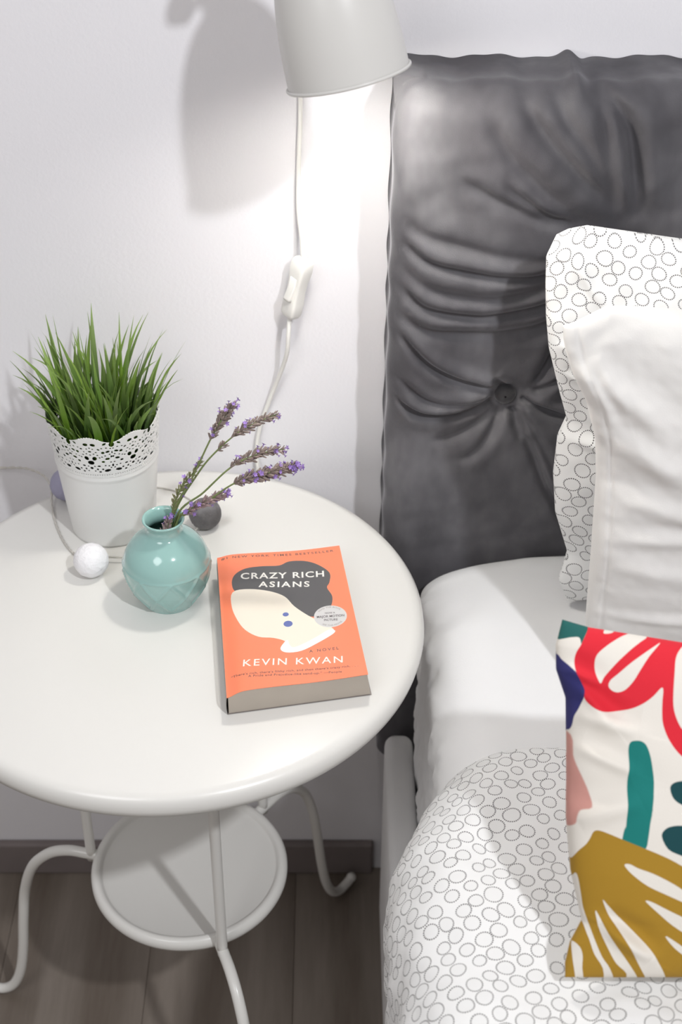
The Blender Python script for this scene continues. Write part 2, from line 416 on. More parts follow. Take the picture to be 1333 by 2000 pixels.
for i in range(225):
    rr0 = .046*math.sqrt(random.random()); a = random.uniform(0, 2*math.pi)
    bx, by = rr0*math.cos(a), rr0*math.sin(a)
    outer = rr0/.046
    L = random.uniform(.050, .128)
    if bx < -.005 or outer < .5: L *= random.uniform(.9, 1.12)
    a2 = a+random.gauss(0, .75); lean = .08+.50*outer*random.uniform(.3, 1.2)+abs(random.gauss(0, .12)); curl = random.choice([.0, .3, .9])*random.uniform(.4, 1)*(.4+outer)
    w = random.uniform(.0024, .0052); n = 9; ctr = []; p = np.array([bx, by, .103]); ang = lean*.5
    for k in range(n+1):
        ctr.append(p.copy()); p = p+L/n*np.array([math.sin(ang)*math.cos(a2), math.sin(ang)*math.sin(a2), math.cos(ang)])
        if k > 1: ang += (lean*.6+curl)/n*(k/n)*1.7
        else: ang += .03
        # stay inside the pot wall low down
        if p[2] < PH:
            q = math.hypot(p[0], p[1]); lim = pr(p[2])-.004
            if q > lim: p[0] *= lim/q; p[1] *= lim/q
    ctr = np.array(ctr); tw = random.uniform(-1.2, 1.2); Vb = []; uvb = []
    for k, c in enumerate(ctr):
        t = k/n; ww = w*(.55+.9*math.sin(math.pi*min(1, .12+.62*t)))*max(0.03, (1-t**2.6))*.62
        s = a2+math.pi/2+tw*t; sd = np.array([math.cos(s), math.sin(s), 0]); no = np.array([math.cos(a2), math.sin(a2), -.2])
        Vb += [c-sd*ww, c-no*ww*.35, c+sd*ww]; uvb += [(0, t), (.5, t), (1, t)]
    Vb = np.array(Vb)+PC; Fb = grid_faces(n+1, 3)
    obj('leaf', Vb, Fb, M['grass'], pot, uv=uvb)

# ------------------------------------------------------------ vase
VC = np.array([-.0040, .0215, .680])
key = [(0, .0265), (.004, .0285), (.012, .033), (.026, .0395), (.040, .0425), (.050, .0425), (.060, .0395), (.070, .0330), (.078, .0245), (.083, .0188), (.087, .0172), (.091, .0172), (.0945, .0185), (.0975, .0205)]
kz = catmull([(r, z) for z, r in key], 8)
nS = 180; th = np.linspace(0, 2*math.pi, nS, endpoint=False); rows = []
for r, z in kz:
    rad = np.full(nS, r)
    if z < .0505:
        zr = (z-.006)/.042; nn = 9
        ph1 = (th*nn/(2*math.pi)+zr*1.0); ph2 = (th*nn/(2*math.pi)-zr*1.0)
        d1 = np.abs(ph1-np.round(ph1)); d2 = np.abs(ph2-np.round(ph2))
        dd = np.minimum(d1, d2)*2*math.pi/nn*r/1.4
        if .004 < z < .0485: rad = rad+.0016*np.exp(-(dd/.0010)**2)
        rad = rad+.0010*math.exp(-((z-.049)/.0009)**2)
    elif z < .07:
        rad = rad*(1-.0015)
    rows.append(np.stack([rad*np.cos(th), rad*np.sin(th), np.full(nS, z)], -1))
prof_in = [(.0202, .0990), (.0188, .0990), (.0172, .0960), (.0155, .0915), (.0150, .087), (.0170, .082), (.024, .0765), (.034, .068), (.038, .05), (.035, .025), (.026, .006), (0, .004)]
for r, z in prof_in: rows.append(np.stack([max(r, 1e-4)*np.cos(th), max(r, 1e-4)*np.sin(th), np.full(nS, z)], -1))
rows.insert(0, np.stack([1e-4*np.cos(th), 1e-4*np.sin(th), np.full(nS, .0008)], -1))
V = np.concatenate(rows)+VC
tag(obj('vase', V, grid_faces(len(rows), nS, closed_c=True), M['aqua_glaze'], loc=tuple(VC)), 'small glossy aqua ceramic vase with embossed diamonds, holding lavender', 'vase')

# ------------------------------------------------------------ lavender
def calyx(c, d, L, r):
    d = d/np.linalg.norm(d); e = np.cross(d, [.3, .2, 1]); e /= np.linalg.norm(e); f = np.cross(d, e); V = []
    for t, q in ((0, .45), (.35, 1), (.8, .95), (1, .55)):
        for k in range(5):
            a = k*2*math.pi/5; V.append(c+d*L*t+r*q*(math.cos(a)*e+math.sin(a)*f))
    F = grid_faces(4, 5, closed_c=True); F.append((15, 16, 17, 18, 19)); return np.array(V), F
def corolla(c, d, s):
    d = d/np.linalg.norm(d); e = np.cross(d, [.3, .2, 1]); e /= np.linalg.norm(e); f = np.cross(d, e); V = []; F = []
    for k in range(5):
        a = k*2*math.pi/5; u = math.cos(a)*e+math.sin(a)*f; w = -math.sin(a)*e+math.cos(a)*f; n = len(V)
        V += [c, c+d*s*.35+u*s*.5-w*s*.32, c+d*s*.5+u*s*1.0, c+d*s*.35+u*s*.5+w*s*.32]; F.append((n, n+1, n+2, n+3))
    V2, F2 = calyx(c-d*s*.8, d, s*.9, s*.22); n = len(V)
    return np.concatenate([np.array(V), V2]), F+[tuple(q+n for q in k) for k in F2]
def sprig(label, pts, i0, dens, fat, purple, m_cal='calyx_mauve', gap=None, stemless=False):
    """pts: stem points; the flower spike runs from pts[i0] to the last"""
    P = np.array(pts, float); s = thing('lavender_sprig', tuple(P[0]), label, 'flower', 'lavender sprigs in the aqua vase')
    V, F = tube(P, [.0011, .0010, .0008, .0005], 7, 8); obj('stem', V, F, M['stem_green'], s)
    C = catmull(P, 12)[i0*12:]; seg = np.linalg.norm(np.diff(C, axis=0), axis=1); cum = np.concatenate([[0], np.cumsum(seg)]); L = cum[-1]
    cal, pet = [], []; q = 0.0
    while q < L:
        t = q/L
        if gap and gap[0] < t < gap[1]: q += .002; continue
        c = np.array([np.interp(q, cum, C[:, k]) for k in range(3)]); c2 = np.array([np.interp(min(q+.002, L), cum, C[:, k]) for k in range(3)])
        d = C[-1]-C[0] if q+.002 >= L else c2-c; d = d/np.linalg.norm(d)
        e = np.cross(d, [0, .2, 1]); e /= np.linalg.norm(e); f = np.cross(d, e); w = fat*(.75+.35*math.sin(math.pi*min(1, t*1.1)))*(1 if t < .9 else .7)
        for k in range(dens):
            a = random.uniform(0, 6.283); o = math.cos(a)*e+math.sin(a)*f; dd = d*random.uniform(.75, 1.15)+o*random.uniform(.45, .85)
            st = c+o*.0006+d*random.uniform(0, .003); l = random.uniform(.0052, .0080)*w
            cal.append(calyx(st, dd, l, .00082*w*random.uniform(.8, 1.2)))
            if random.random() < purple*(1.7 if t > .8 else 1): pet.append(corolla(st+dd/np.linalg.norm(dd)*l*1.08, dd+o*.3, random.uniform(.0020, .0031)))
        q += .0047
    V, F = join(cal); tag(obj('flower_buds', V, F, M[m_cal], s, smooth=False), None, None, None, 'stuff')
    if pet: V, F = join(pet); tag(obj('petals', V, F, M['petal_purple'], s, smooth=False, label='small violet florets'), None, None, None, 'stuff')
IN = lambda k: (-.014+.004*k, .012+.004*k, .700)
sprig('tall narrow lavender sprig, uppermost and leftmost of the long-stemmed ones', [IN(0), (.004, .0225, .779), (.026, .028, .822), (.0445, .030, .863), (.056, .032, .884), (.0672, .033, .900)], 3, 9, 1.15, .14)
sprig('long lavender sprig with a separate lower whorl, pointing up right', [IN(1), (.0055, .0240, .778), (.030, .034, .821), (.0500, .040, .845), (.076, .042, .868), (.1080, .045, .883)], 3, 8, 1.15, .10, gap=(.13, .26))
sprig('lavender sprig with pale brown base, third from the top', [IN(2), (.0085, .0235, .778), (.036, .026, .806), (.0625, .030, .832), (.087, .031, .846), (.1135, .032, .852)], 3, 9, 1.15, .16)
sprig('fullest and most purple lavender sprig, pointing far right', [IN(1), (.0100, .0200, .777), (.038, .016, .801), (.0660, .012, .826), (.094, .010, .838), (.1255, .010, .848)], 3, 13, 1.35, .30)
sprig('short drooping lavender sprig above the dark cotton ball', [IN(2), (.0100, .0200, .777), (.0175, .018, .785), (.026, .016, .7945), (.041, .016, .804), (.0590, .018, .8105)], 2, 9, 1.15, .22, 'dry_flower')
sprig('sparse greenish lavender sprig rising from the vase mouth', [IN(0), (.0040, .0235, .779), (.0080, .025, .795), (.016, .028, .812), (.027, .030, .826), (.036, .033, .838)], 1, 5, .85, .13, 'spike_green')
sprig('dried lavender head sunk in the vase mouth', [(-.008, .008, .745), (-.004, .0135, .762), (.000, .016, .772), (.003, .018, .783)], 0, 9, 1.0, .10, 'dry_flower')

# ------------------------------------------------------------ cotton ball string light
sl = thing('string_light', (-.0855, .058, .6805), 'string light with felt-covered cotton balls lying round the plant pot', 'string light')
def felt(name, c, r, m, label):
    V, F = sphere(c, r, 40, 26, .02); return obj(name, V, F, M[m], sl, label=label)
felt('cotton_ball', (-.0855, .058, .6980), .0178, 'ball_white', 'white cotton ball in front of the pot')
felt('cotton_ball', (.0245, .139, .6972), .0172, 'ball_grey', 'dark grey cotton ball behind the vase')
felt('cotton_ball', (-.1290, .1900, .6985), .0180, 'ball_lilac', 'lilac grey cotton ball behind the pot')
Wp = [(-.42, .240, .692), (-.30, .243, .682), (-.217, .243, .6835), (-.175, .225, .694), (-.150, .200, .694), (-.1430, .168, .684), (-.1330, .135, .6815), (-.1200, .106, .6815), (-.1070, .088, .6820), (-.0930, .075, .687), (-.0870, .066, .703)]
tw = []
base = catmull(Wp, 14)
for s_ in (0, math.pi):
    k = np.arange(len(base))*.9+s_
    P = base+np.stack([np.cos(k)*.0006, np.sin(k)*.0006, np.sin(k)*.0005], -1); P[:, 2] = np.maximum(P[:, 2], .6812); tw.append(tube(P, .0008, 6, spline=False))
V, F = join(tw); obj('wire', V, F, M['wire_clear'], sl)
Wp2 = [(-.0870, .066, .703), (-.0950, .074, .690), (-.1030, .080, .6835), (-.085, .0790, .6860), (-.060, .0770, .6870), (-.035, .0800, .6850), (-.016, .100, .6815), (.008, .121, .6815), (.0215, .131, .692)]
V, F = tube(Wp2, .0011, 7, 10); obj('wire', V, F, M['wire_clear'], sl)
Wp3 = [(.022, .150, .695), (.012, .175, .6813), (.000, .190, .6813), (-.020, .205, .6813), (-.06, .212, .6813), (-.110, .205, .684), (-.133, .195, .694)]
V, F = tube(Wp3, .0008, 6, 10); obj('wire', V, F, M['wire_clear'], sl)

# ------------------------------------------------------------ book
ZT, ZB = .7085, .6805
bTL, bTR, bBR, bBL = [np.array(k) for k in ((.0430, .0510), (.1662, .0690), (.1918, -.1230), (.0640, -.1490))]
book = thing('paperback_book', (.118, -.04, .6805), 'thick orange paperback novel lying on the white table', 'book')
def cov(u, v, lift=0.0):
    """u, v in mm on the front cover -> world"""
    u = np.asarray(u, float); v = np.asarray(v, float); a, b = u/129, v/197
    xy = (1-a)[..., None]*(1-b)[..., None]*bTL+a[..., None]*(1-b)[..., None]*bTR+a[..., None]*b[..., None]*bBR+(1-a)[..., None]*b[..., None]*bBL
    z = ZT-.0052*np.exp(-(u/9.0)**2)*(.45+.55*b)+.0012*np.sin(a*np.pi)*b+.0011*np.sin(a*6.0+.8)*(.3+.7*np.abs(2*b-1))
    return np.concatenate([xy, (z+lift)[..., None]], -1)
gu_, gv_ = np.meshgrid(np.linspace(0, 129, 173), np.linspace(0, 197, 263)); fu, fv = gu_.ravel(), gv_.ravel()
HAIR = [(13, 47), (16, 33), (28, 24), (46, 22), (63, 22.5), (74, 17), (90, 18.5), (103, 27), (113, 42), (111, 57), (107.5, 65), (111, 80), (106, 97), (92, 106.5), (78, 102), (71, 90), (62, 80), (40, 72), (18, 60)]
CREAM = [(13, 58), (30, 56), (50, 62), (64, 72), (72, 88), (84, 104), (98, 118), (106, 131), (88, 144), (70, 153), (62, 149), (59, 138), (48, 131), (34, 127), (22, 115), (15, 98), (11, 78)]
PEARL = [(101, 128), (107, 130), (104, 135), (88, 145), (72, 153), (58, 153), (53, 147), (58, 138), (61, 136), (62, 143), (66, 147), (78, 142), (90, 135)]
sh = sdf(fu, fv, HAIR); sc_ = np.minimum(sdf(fu, fv, CREAM), 99)
at_ = dict(hair=sh, cream=sc_, pearl=sdf(fu, fv, PEARL), badge=16.0-np.hypot(fu-105.3, fv-108.8), drop=np.maximum(3.0-np.hypot(fu-62.5, fv-99), 4.4-np.hypot(fu-63.5, fv-113)))
top = cov(fu, fv); nrow, ncol = gu_.shape
bot = cov(fu, fv, -.0004); n0 = len(top)
FF = grid_faces(nrow, ncol, flip=True)
ring_ = [(0, j) for j in range(ncol)]+[(i, ncol-1) for i in range(1, nrow)]+[(nrow-1, j) for j in range(ncol-2, -1, -1)]+[(i, 0) for i in range(nrow-2, 0, -1)]
ids = [i*ncol+j for i, j in ring_]
skirt = [(ids[k], ids[(k+1) % len(ids)], ids[(k+1) % len(ids)]+n0, ids[k]+n0) for k in range(len(ids))]
front = obj('front_cover', np.concatenate([top, bot]), FF+skirt+[tuple(q+n0 for q in f[::-1]) for f in FF], M['cover_print'], book, attrs={k: np.concatenate([a, a]) for k, a in at_.items()}, sharp=50)
# pages block
pu, pv = np.meshgrid(np.linspace(1.2, 128.3, 40), np.linspace(.8, 196.4, 30)); pt = cov(pu.ravel(), pv.ravel(), -.0006); 
pb = pt.copy(); pb[:, 2] = ZB+.0008
sh_ = np.stack([(pu.ravel()/129)*.0036-.0004, (pv.ravel()/197)*.004-.001, np.zeros(pu.size)], -1)
pb += sh_; layers = [pt+(pb-pt)*t for t in np.linspace(0, 1, 4)]
# build as side strips plus top and bottom
R_, C_ = pu.shape; rg = [(0, j) for j in range(C_)]+[(i, C_-1) for i in range(1, R_)]+[(R_-1, j) for j in range(C_-2, -1, -1)]+[(i, 0) for i in range(R_-2, 0, -1)]
ids = [i*C_+j for i, j in rg]; nn = len(pt); Vp = np.concatenate([pt, pb]); Fp = grid_faces(R_, C_, flip=True)+[tuple(q+nn for q in f) for f in grid_faces(R_, C_)]
Fp += [(ids[k], ids[(k+1) % len(ids)], ids[(k+1) % len(ids)]+nn, ids[k]+nn) for k in range(len(ids))]
pm = M['paper_edge']; t = NT(pm); w = t.n('ShaderNodeTexWave', bands_direction='Z'); w.inputs['Scale'].default_value = 420; w.inputs['Distortion'].default_value = .6; w.inputs['Detail'].default_value = 1; t.l(t.coord(), w.inputs['Vector']); t.bump(w.outputs['Fac'], .5, .0002)
obj('pages', Vp, Fp, pm, book, sharp=40)
# spine and back cover
vs = np.linspace(0, 197, 30); tp = cov(np.zeros(30), vs); bt = tp.copy(); bt[:, 2] = ZB; bt += np.stack([np.full(30, -.0004), vs/197*.004-.001, np.zeros(30)], -1)
rows = []
for k in range(9):
    s = k/8; q = tp*(1-s)+bt*s; q[:, 0] -= .0007*math.sin(math.pi*s); rows.append(q)
V = np.concatenate(rows); V2 = V+np.array([.0005, 0, 0]); n0 = len(V); G = grid_faces(9, 30)
obj('spine', np.concatenate([V, V2]), G+[tuple(q+n0 for q in f[::-1]) for f in G], M['cover_back'], book)
bu, bv = np.meshgrid(np.linspace(0, 129.5, 6), np.linspace(0, 197, 6)); q = cov(bu.ravel(), bv.ravel()); q[:, 2] = ZB; q += np.stack([(bu.ravel()/129)*.0036-.0004, (bv.ravel()/197)*.004-.001, np.zeros(36)], -1)
q2 = q.copy(); q2[:, 2] += .0005; G = grid_faces(6, 6); obj('back_cover', np.concatenate([q, q2]), G+[tuple(k+36 for k in f[::-1]) for f in G], M['cover_back'], book)
def lettering(text, p0, p1, cap, m, name='lettering', bold=0.0, spacing=1.0, arc=None):
    """flat print; baseline from p0 to p1 (mm on the cover), capital height in mm"""
    cu = bpy.data.curves.new('t', 'FONT'); cu.body = text; cu.size = 1; cu.offset = bold; cu.space_character = spacing; cu.resolution_u = 3
    to = bpy.data.objects.new('t', cu); ROOT.objects.link(to); bpy.context.view_layer.update()
    me = bpy.data.meshes.new_from_object(to.evaluated_get(bpy.context.evaluated_depsgraph_get()))
    v = np.array([k.co[:] for k in me.vertices]); f = [tuple(p.vertices) for p in me.polygons]
    bpy.data.objects.remove(to); bpy.data.curves.remove(cu); bpy.data.meshes.remove(me)
    x0, x1 = v[:, 0].min(), v[:, 0].max(); X = (v[:, 0]-x0)/(x1-x0); Y = v[:, 1]/.69*cap
    if arc:
        cx, cy, R, a0, a1, inv = arc; a = a0+(a1-a0)*X; rad = R+(Y if not inv else -Y)
        u, w = cx+rad*np.cos(a), cy-rad*np.sin(a)
    else:
        p0, p1 = np.array(p0, float), np.array(p1, float); e = (p1-p0)/np.linalg.norm(p1-p0); nrm = np.array([e[1], -e[0]])
        u = p0[0]+(p1[0]-p0[0])*X+nrm[0]*Y; w = p0[1]+(p1[1]-p0[1])*X+nrm[1]*Y
    obj(name, cov(u, w, .00012), f, M[m], book, smooth=False)
lettering('#1 NEW YORK TIMES BESTSELLER', (4.1, 5.6), (121.6, 9.0), 3.2, 'ink_dark', bold=.015, spacing=1.35)
lettering('CRAZY RICH', (22.2, 39.6), (106.8, 46.9), 8.9, 'ink_cream', bold=.018, spacing=1.15)
lettering('ASIANS', (39.2, 54.1), (90.3, 60.4), 8.3, 'ink_cream', bold=.018, spacing=1.25)
lettering('A NOVEL', (79.3, 156.8), (107.2, 157.4), 3.7, 'ink_dark', bold=.012, spacing=1.5)
lettering('KEVIN KWAN', (16.7, 164.9), (108.3, 176.0), 8.8, 'ink_cream', bold=.006, spacing=1.25)
lettering('\u201cThere\u2019s rich, there\u2019s filthy rich, and then there\u2019s crazy rich. . . .', (5.2, 175.6), (121.5, 184.3), 2.7, 'ink_dark', bold=.012, spacing=1.1)
lettering('A Pride and Prejudice-like send-up.\u201d \u2014People', (20.5, 180.3), (105.8, 189.3), 2.7, 'ink_dark', bold=.012, spacing=1.1)
lettering('NOW A', (100.5, 104.6), (110.3, 105.4), 2.3, 'ink_blackish', bold=.01)
lettering('MAJOR MOTION', (92.0, 109.4), (118.6, 111.3), 3.2, 'ink_blackish', bold=.015)
lettering('PICTURE', (98.4, 115.0), (111.6, 116.2), 3.0, 'ink_blackish', bold=.015)
lettering('READ THE BOOK', None, None, 2.0, 'cover_back', arc=(105.3, 108.8, 12.6, 2.45, .62, False))
lettering('SEE THE MOVIE', None, None, 2.0, 'cover_back', arc=(105.3, 108.8, 14.4, -2.3, -.75, True))

# ------------------------------------------------------------ wall lamp
LC = np.array([.1717, .0750, 1.1930]); LA = np.array([-.225, .165, .945]); LA /= np.linalg.norm(LA)      # axis points up the shade
lampo = thing('wall_lamp', (.122, YW, 1.33), 'beige metal wall lamp with a bell shade, cord and inline switch, lit above the table', 'lamp')
pk = catmull([(.0512, 0), (.0510, .012), (.0500, .035), (.0475, .060), (.0430, .083), (.0370, .102), (.0290, .118), (.0215, .127), (.0165, .131), (.0155, .136)], 6)
outer = [tuple(k) for k in pk]; inner = [(max(r-.0010, .001), z) for r, z in outer[::-1]]
bead = [(.0512+.0016*math.cos(a)+.0004, .0008+.0016*math.sin(a)) for a in np.linspace(-2.6, 1.6, 9)]
V, F = lathe(inner+bead+outer[1:]+[(.001, .136)], LC, 96, LA); obj('shade', V, F, M['lamp_enamel'], lampo)
V, F = lathe([(.001, .134), (.0165, .134), (.0175, .138), (.0175, .158), (.0150, .163), (.001, .165)], LC, 40, LA); obj('socket_cap', V, F, M['lamp_enamel'], lampo)
V, F = lathe([(.001, .133), (.0135, .132), (.0135, .060), (.001, .058)], LC, 28, LA); obj('socket', V, F, M['white_plastic'], lampo)
B = LC+LA*.030
V, F = sphere(B, .0255, 28, 18); obj('bulb', V, F, M['bulb_glow'], lampo)
J = LC+LA*.158
V, F = tube([J, J+np.array([-.014, .008, .022]), J+np.array([-.014, .07, .034]), (J[0]-.012, YW-.012, J[2]+.036)], .0065, 12); obj('arm', V, F, M['lamp_enamel'], lampo)
V, F = lathe([(.001, 0), (.0095, 0), (.0105, .002), (.0105, .013), (.008, .016), (.001, .016)], J+np.array([-.042, 0, -.032]), 20, (1, 0, .1)); obj('thumb_screw', V, F, M['lamp_enamel'], lampo)
V, F = tube([J+np.array([-.030, 0, -.0305]), J+np.array([.004, 0, -.012])], .004, 10, spline=False); obj('hinge_pin', V, F, M['metal_dark'], lampo)
V, F = lathe([(.001, 0), (.034, 0), (.036, .002), (.036, .008), (.032, .012), (.001, .013)], (J[0]-.012, YW-.0002, J[2]+.036), 48, (0, -1, 0)); obj('wall_plate', V, F, M['lamp_enamel'], lampo)
cord = [(J[0]-.010, YW-.008, J[2]+.02), (.127, YW-.006, 1.20), (.1275, YW-.005, 1.103), (.1255, YW-.005, 1.050), (.1245, YW-.006, 1.000), (.1275, YW-.012, .968), (.1290, YW-.017, .945)]
V, F = tube(cord, .0024, 10, 10); obj('cord', V, F, M['white_plastic'], lampo)
cord2 = [(.1145, YW-.019, .884), (.1130, YW-.024, .862), (.1110, YW-.022, .840), (.1050, YW-.014, .815), (.0930, YW-.006, .778), (.0800, YW-.005, .738), (.0745, YW-.005, .705), (.0735, YW-.006, .66), (.05, YW-.006, .55), (.02, YW-.006, .40), (.0, YW-.006, .3), (-.01, YW-.006, .22)]
V, F = tube(cord2, .0024, 10, 10); obj('cord', V, F, M['white_plastic'], lampo)
# inline switch: a waisted body turned on its long axis
def loft(sections, seg=24, p=4.0):
    V = []
    for c, ax, ay, a, b in sections:
        for k in range(seg):
            th_ = 2*math.pi*k/seg; cx, sx_ = math.cos(th_), math.sin(th_)
            V.append(np.array(c)+np.array(ax)*a*math.copysign(abs(cx)**(2/p), cx)+np.array(ay)*b*math.copysign(abs(sx_)**(2/p), sx_))
    F = grid_faces(len(sections), seg, closed_c=True); n = len(V); F.append(tuple(range(seg))[::-1]); F.append(tuple(range(n-seg, n))); return np.array(V), F
s0 = np.array([.1298, YW-.018, .948]); s1 = np.array([.1148, YW-.018, .881]); axs = (s1-s0)/np.linalg.norm(s1-s0)
fx = np.array([-.72, -.66, 0.0]); fx -= axs*(fx@axs); fx /= np.linalg.norm(fx); fy = np.cross(axs, fx)    # fx: the face carrying the rocker
LL = np.linalg.norm(s1-s0); secs = []
for t_, a_, b_ in ((0, .003, .005), (.02, .0065, .0085), (.06, .0082, .0102), (.2, .0088, .0105), (.38, .0078, .0090), (.55, .0074, .0084), (.75, .0084, .0098), (.92, .0078, .0098), (.98, .0062, .0080), (1, .003, .005)):
    secs.append((s0+axs*LL*t_, fx, fy, a_, b_))
V, F = loft(secs, 32, 5); sw = obj('switch_body', V, F, M['white_plastic'], lampo)
rc = s0+axs*LL*.5+fx*.0074
V, F = loft([(rc-axs*.013, fx, fy, .0012, .0042), (rc-axs*.012, fx, fy, .0020, .0046), (rc-axs*.001, fx, fy, .0018, .0046), (rc+axs*.010, fx, fy, .0052, .0046), (rc+axs*.013, fx, fy, .0048, .0044), (rc+axs*.0135, fx, fy, .0010, .0040)], 20, 6); obj('rocker', V, F, M['white_plastic'], sw)

# ------------------------------------------------------------ headboard
HX0, HX1, HZ0, HZ1, HYB, HT, HR = .2145, 1.16, .30, 1.150, .249, .088, .031
HY = HYB-HT; TUFTS = [(.3375, .819), (.4400, .985), (.645, .819), (.745, .985), (.95, .819), (1.05, .985)]
ang = np.linspace(0, math.pi/2, 16)[:-1]
xs = np.concatenate([HX0+HR*(1-np.cos(ang)), np.arange(HX0+HR, .53, .0016), np.linspace(.53, HX1-HR, 70)[1:], (HX1-HR*(1-np.cos(ang)))[::-1]])
zs = np.concatenate([np.arange(HZ0, HZ1-HR, .0017), (HZ1-HR*(1-np.cos(ang)))[::-1]])
X, Z = np.meshgrid(xs, zs)
dl = np.minimum(np.minimum(X-HX0, HX1-X), HR); dt = np.minimum(HZ1-Z, HR)
cl = np.sqrt(np.clip(1-(1-dl/HR)**2, 0, 1)); ct = np.sqrt(np.clip(1-(1-dt/HR)**2, 0, 1))
cornerd = np.clip(1-np.sqrt(np.clip((1-dl/HR)**2+(1-dt/HR)**2, 0, 1))**2, 0, 1)**.5
flat = (dl >= HR) | (dt >= HR); fac = np.where(flat, np.minimum(cl, ct), cornerd)
Y = HY+HR*(1-fac)
puff = .010*smooth_noise(X, Z, .33, 5, 2)*fac
edgebow = .007*np.clip(1-((X-HX0)/.10), 0, 1)*fac
h = puff-edgebow*.6
for tx, tz in TUFTS:
    d = np.hypot(X-tx, Z-tz); dep = .030 if tz < .9 else .020
    h -= dep*np.exp(-d/.030)*fac+.006*np.exp(-(d/.09)**2)*fac
def fold(pts, depth, wd, side=1, taper=(.25, .25), n=8):
    global h
    P = catmull(np.array(pts)/1000, n); seg = np.linalg.norm(np.diff(P, axis=0), axis=1); cum = np.concatenate([[0], np.cumsum(seg)]); L = cum[-1]
    lo, hi = P.min(0)-.04, P.max(0)+.04; m_ = (X > lo[0]) & (X < hi[0]) & (Z > lo[1]) & (Z < hi[1])
    x, z = X[m_], Z[m_]; best = np.full(x.shape, 1e9); sg = np.zeros_like(x); tt = np.zeros_like(x)
    for i in range(len(P)-1):
        a, b = P[i], P[i+1]; e = b-a; Le = e@e+1e-12; t = ((x-a[0])*e[0]+(z-a[1])*e[1])/Le; tc = np.clip(t, 0, 1)
        dx, dz = x-a[0]-e[0]*tc, z-a[1]-e[1]*tc; d2 = dx*dx+dz*dz; c = d2 < best
        best = np.where(c, d2, best); sg = np.where(c, np.sign(e[0]*(z-a[1])-e[1]*(x-a[0])), sg); tt = np.where(c, (cum[i]+seg[i]*tc)/L, tt)
    d = np.sqrt(best); s = d*sg*side; tp = np.clip(tt/taper[0], 0, 1)*np.clip((1-tt)/taper[1], 0, 1); tp = tp*tp*(3-2*tp)
    over = np.exp(-(np.maximum(0, d-0)/(wd*6))**2)
    pf = -depth*np.exp(-(s/wd)**2)+depth*.75*np.exp(-((s-2.4*wd)/(1.9*wd))**2)+depth*.25*np.exp(-((s+2.8*wd)/(1.9*wd))**2)
    h[m_] += pf*tp*over*fac[m_]
FOLDS={'A': [(314.5, 1065.4), (336.9, 1047.4), (364.0, 1029.1), (395.4, 1015.2)], 'B': [(377.9, 1185.9), (390.7, 1178.9), (401.6, 1152.2), (426.0, 1118.5), (437.5, 1074.8), (449.1, 1015.4)], 'B2': [(396.8, 1168.7), (400.2, 1137.5), (410.6, 1090.2), (428.9, 1022.3)], 'C': [(320.3, 1156.0), (343.7, 1118.2), (378.4, 1079.0), (413.8, 1043.1), (428.9, 1022.3)], 'C2': [(348.5, 1158.2), (370.0, 1122.5), (393.7, 1092.3), (420.1, 1043.1)], 'D': [(295.3, 1137.1), (316.5, 1096.4), (348.5, 1061.0), (378.5, 1033.8), (417.4, 1010.6)], 'E': [(270.1, 1069.7), (307.3, 1047.3), (351.4, 1026.7), (395.8, 1010.5)], 'F': [(221.0, 1028.6), (245.3, 1005.3), (289.1, 993.6), (333.2, 984.2), (368.2, 981.9), (408.6, 991.6)], 'G': [(221.6, 1005.2), (246.4, 979.1), (290.5, 969.5), (334.6, 964.8), (369.5, 967.3), (409.4, 984.4)], 'H': [(221.2, 983.8), (242.9, 954.7), (281.0, 942.4), (325.2, 942.5), (372.8, 955.1), (410.2, 977.2)], 'I': [(220.8, 957.1), (243.8, 929.8), (282.1, 921.1), (326.7, 921.2), (376.8, 935.2), (417.8, 967.5)], 'J': [(219.3, 929.7), (244.7, 904.4), (294.5, 899.4), (339.5, 899.5), (380.9, 915.0), (423.0, 960.1)], 'K': [(217.7, 905.9), (250.7, 866.9), (286.1, 843.0), (324.1, 826.8)], 'L': [(218.6, 826.6), (231.8, 812.9), (253.2, 801.9), (288.3, 801.9), (327.2, 814.5)], 'M': [(219.1, 853.6), (252.4, 821.2), (287.7, 813.0), (324.6, 818.6)], 'N': [(397.5, 906.4), (386.4, 880.5), (375.3, 851.3), (365.1, 835.1), (354.4, 824.2)], 'N2': [(410.7, 864.7), (389.6, 846.0), (372.6, 829.7), (354.8, 820.1)], 'O': [(352.7, 817.3), (369.6, 809.1), (408.1, 798.1), (441.1, 796.7)], 'P': [(346.4, 807.6), (369.3, 756.8), (387.4, 712.9), (413.3, 670.6), (433.7, 639.5)], 'P2': [(350.9, 810.4), (372.3, 776.9), (395.2, 733.6), (418.3, 695.0)], 'Q': [(344.3, 804.9), (350.4, 785.3), (359.1, 765.4)], 'R': [(333.6, 806.2), (324.7, 782.4), (309.5, 759.6), (286.3, 748.0)], 'S': [(329.8, 810.4), (307.7, 790.8), (282.5, 776.6), (254.4, 770.9)], 'T': [(320.7, 843.1), (330.5, 835.0), (336.8, 826.9)], 'T1': [(272.6, 1180.4), (267.9, 1174.3), (259.1, 1170.2)], 'T2': [(310.4, 1181.6), (314.0, 1174.5), (319.6, 1166.3)], 'T3': [(342.4, 1181.7), (337.0, 1174.6), (333.7, 1166.4)], 'T4': [(286.4, 1182.5), (278.9, 1174.4), (273.4, 1164.1)], 'T5': [(364.3, 1182.8), (369.3, 1172.7), (377.1, 1154.2)]}
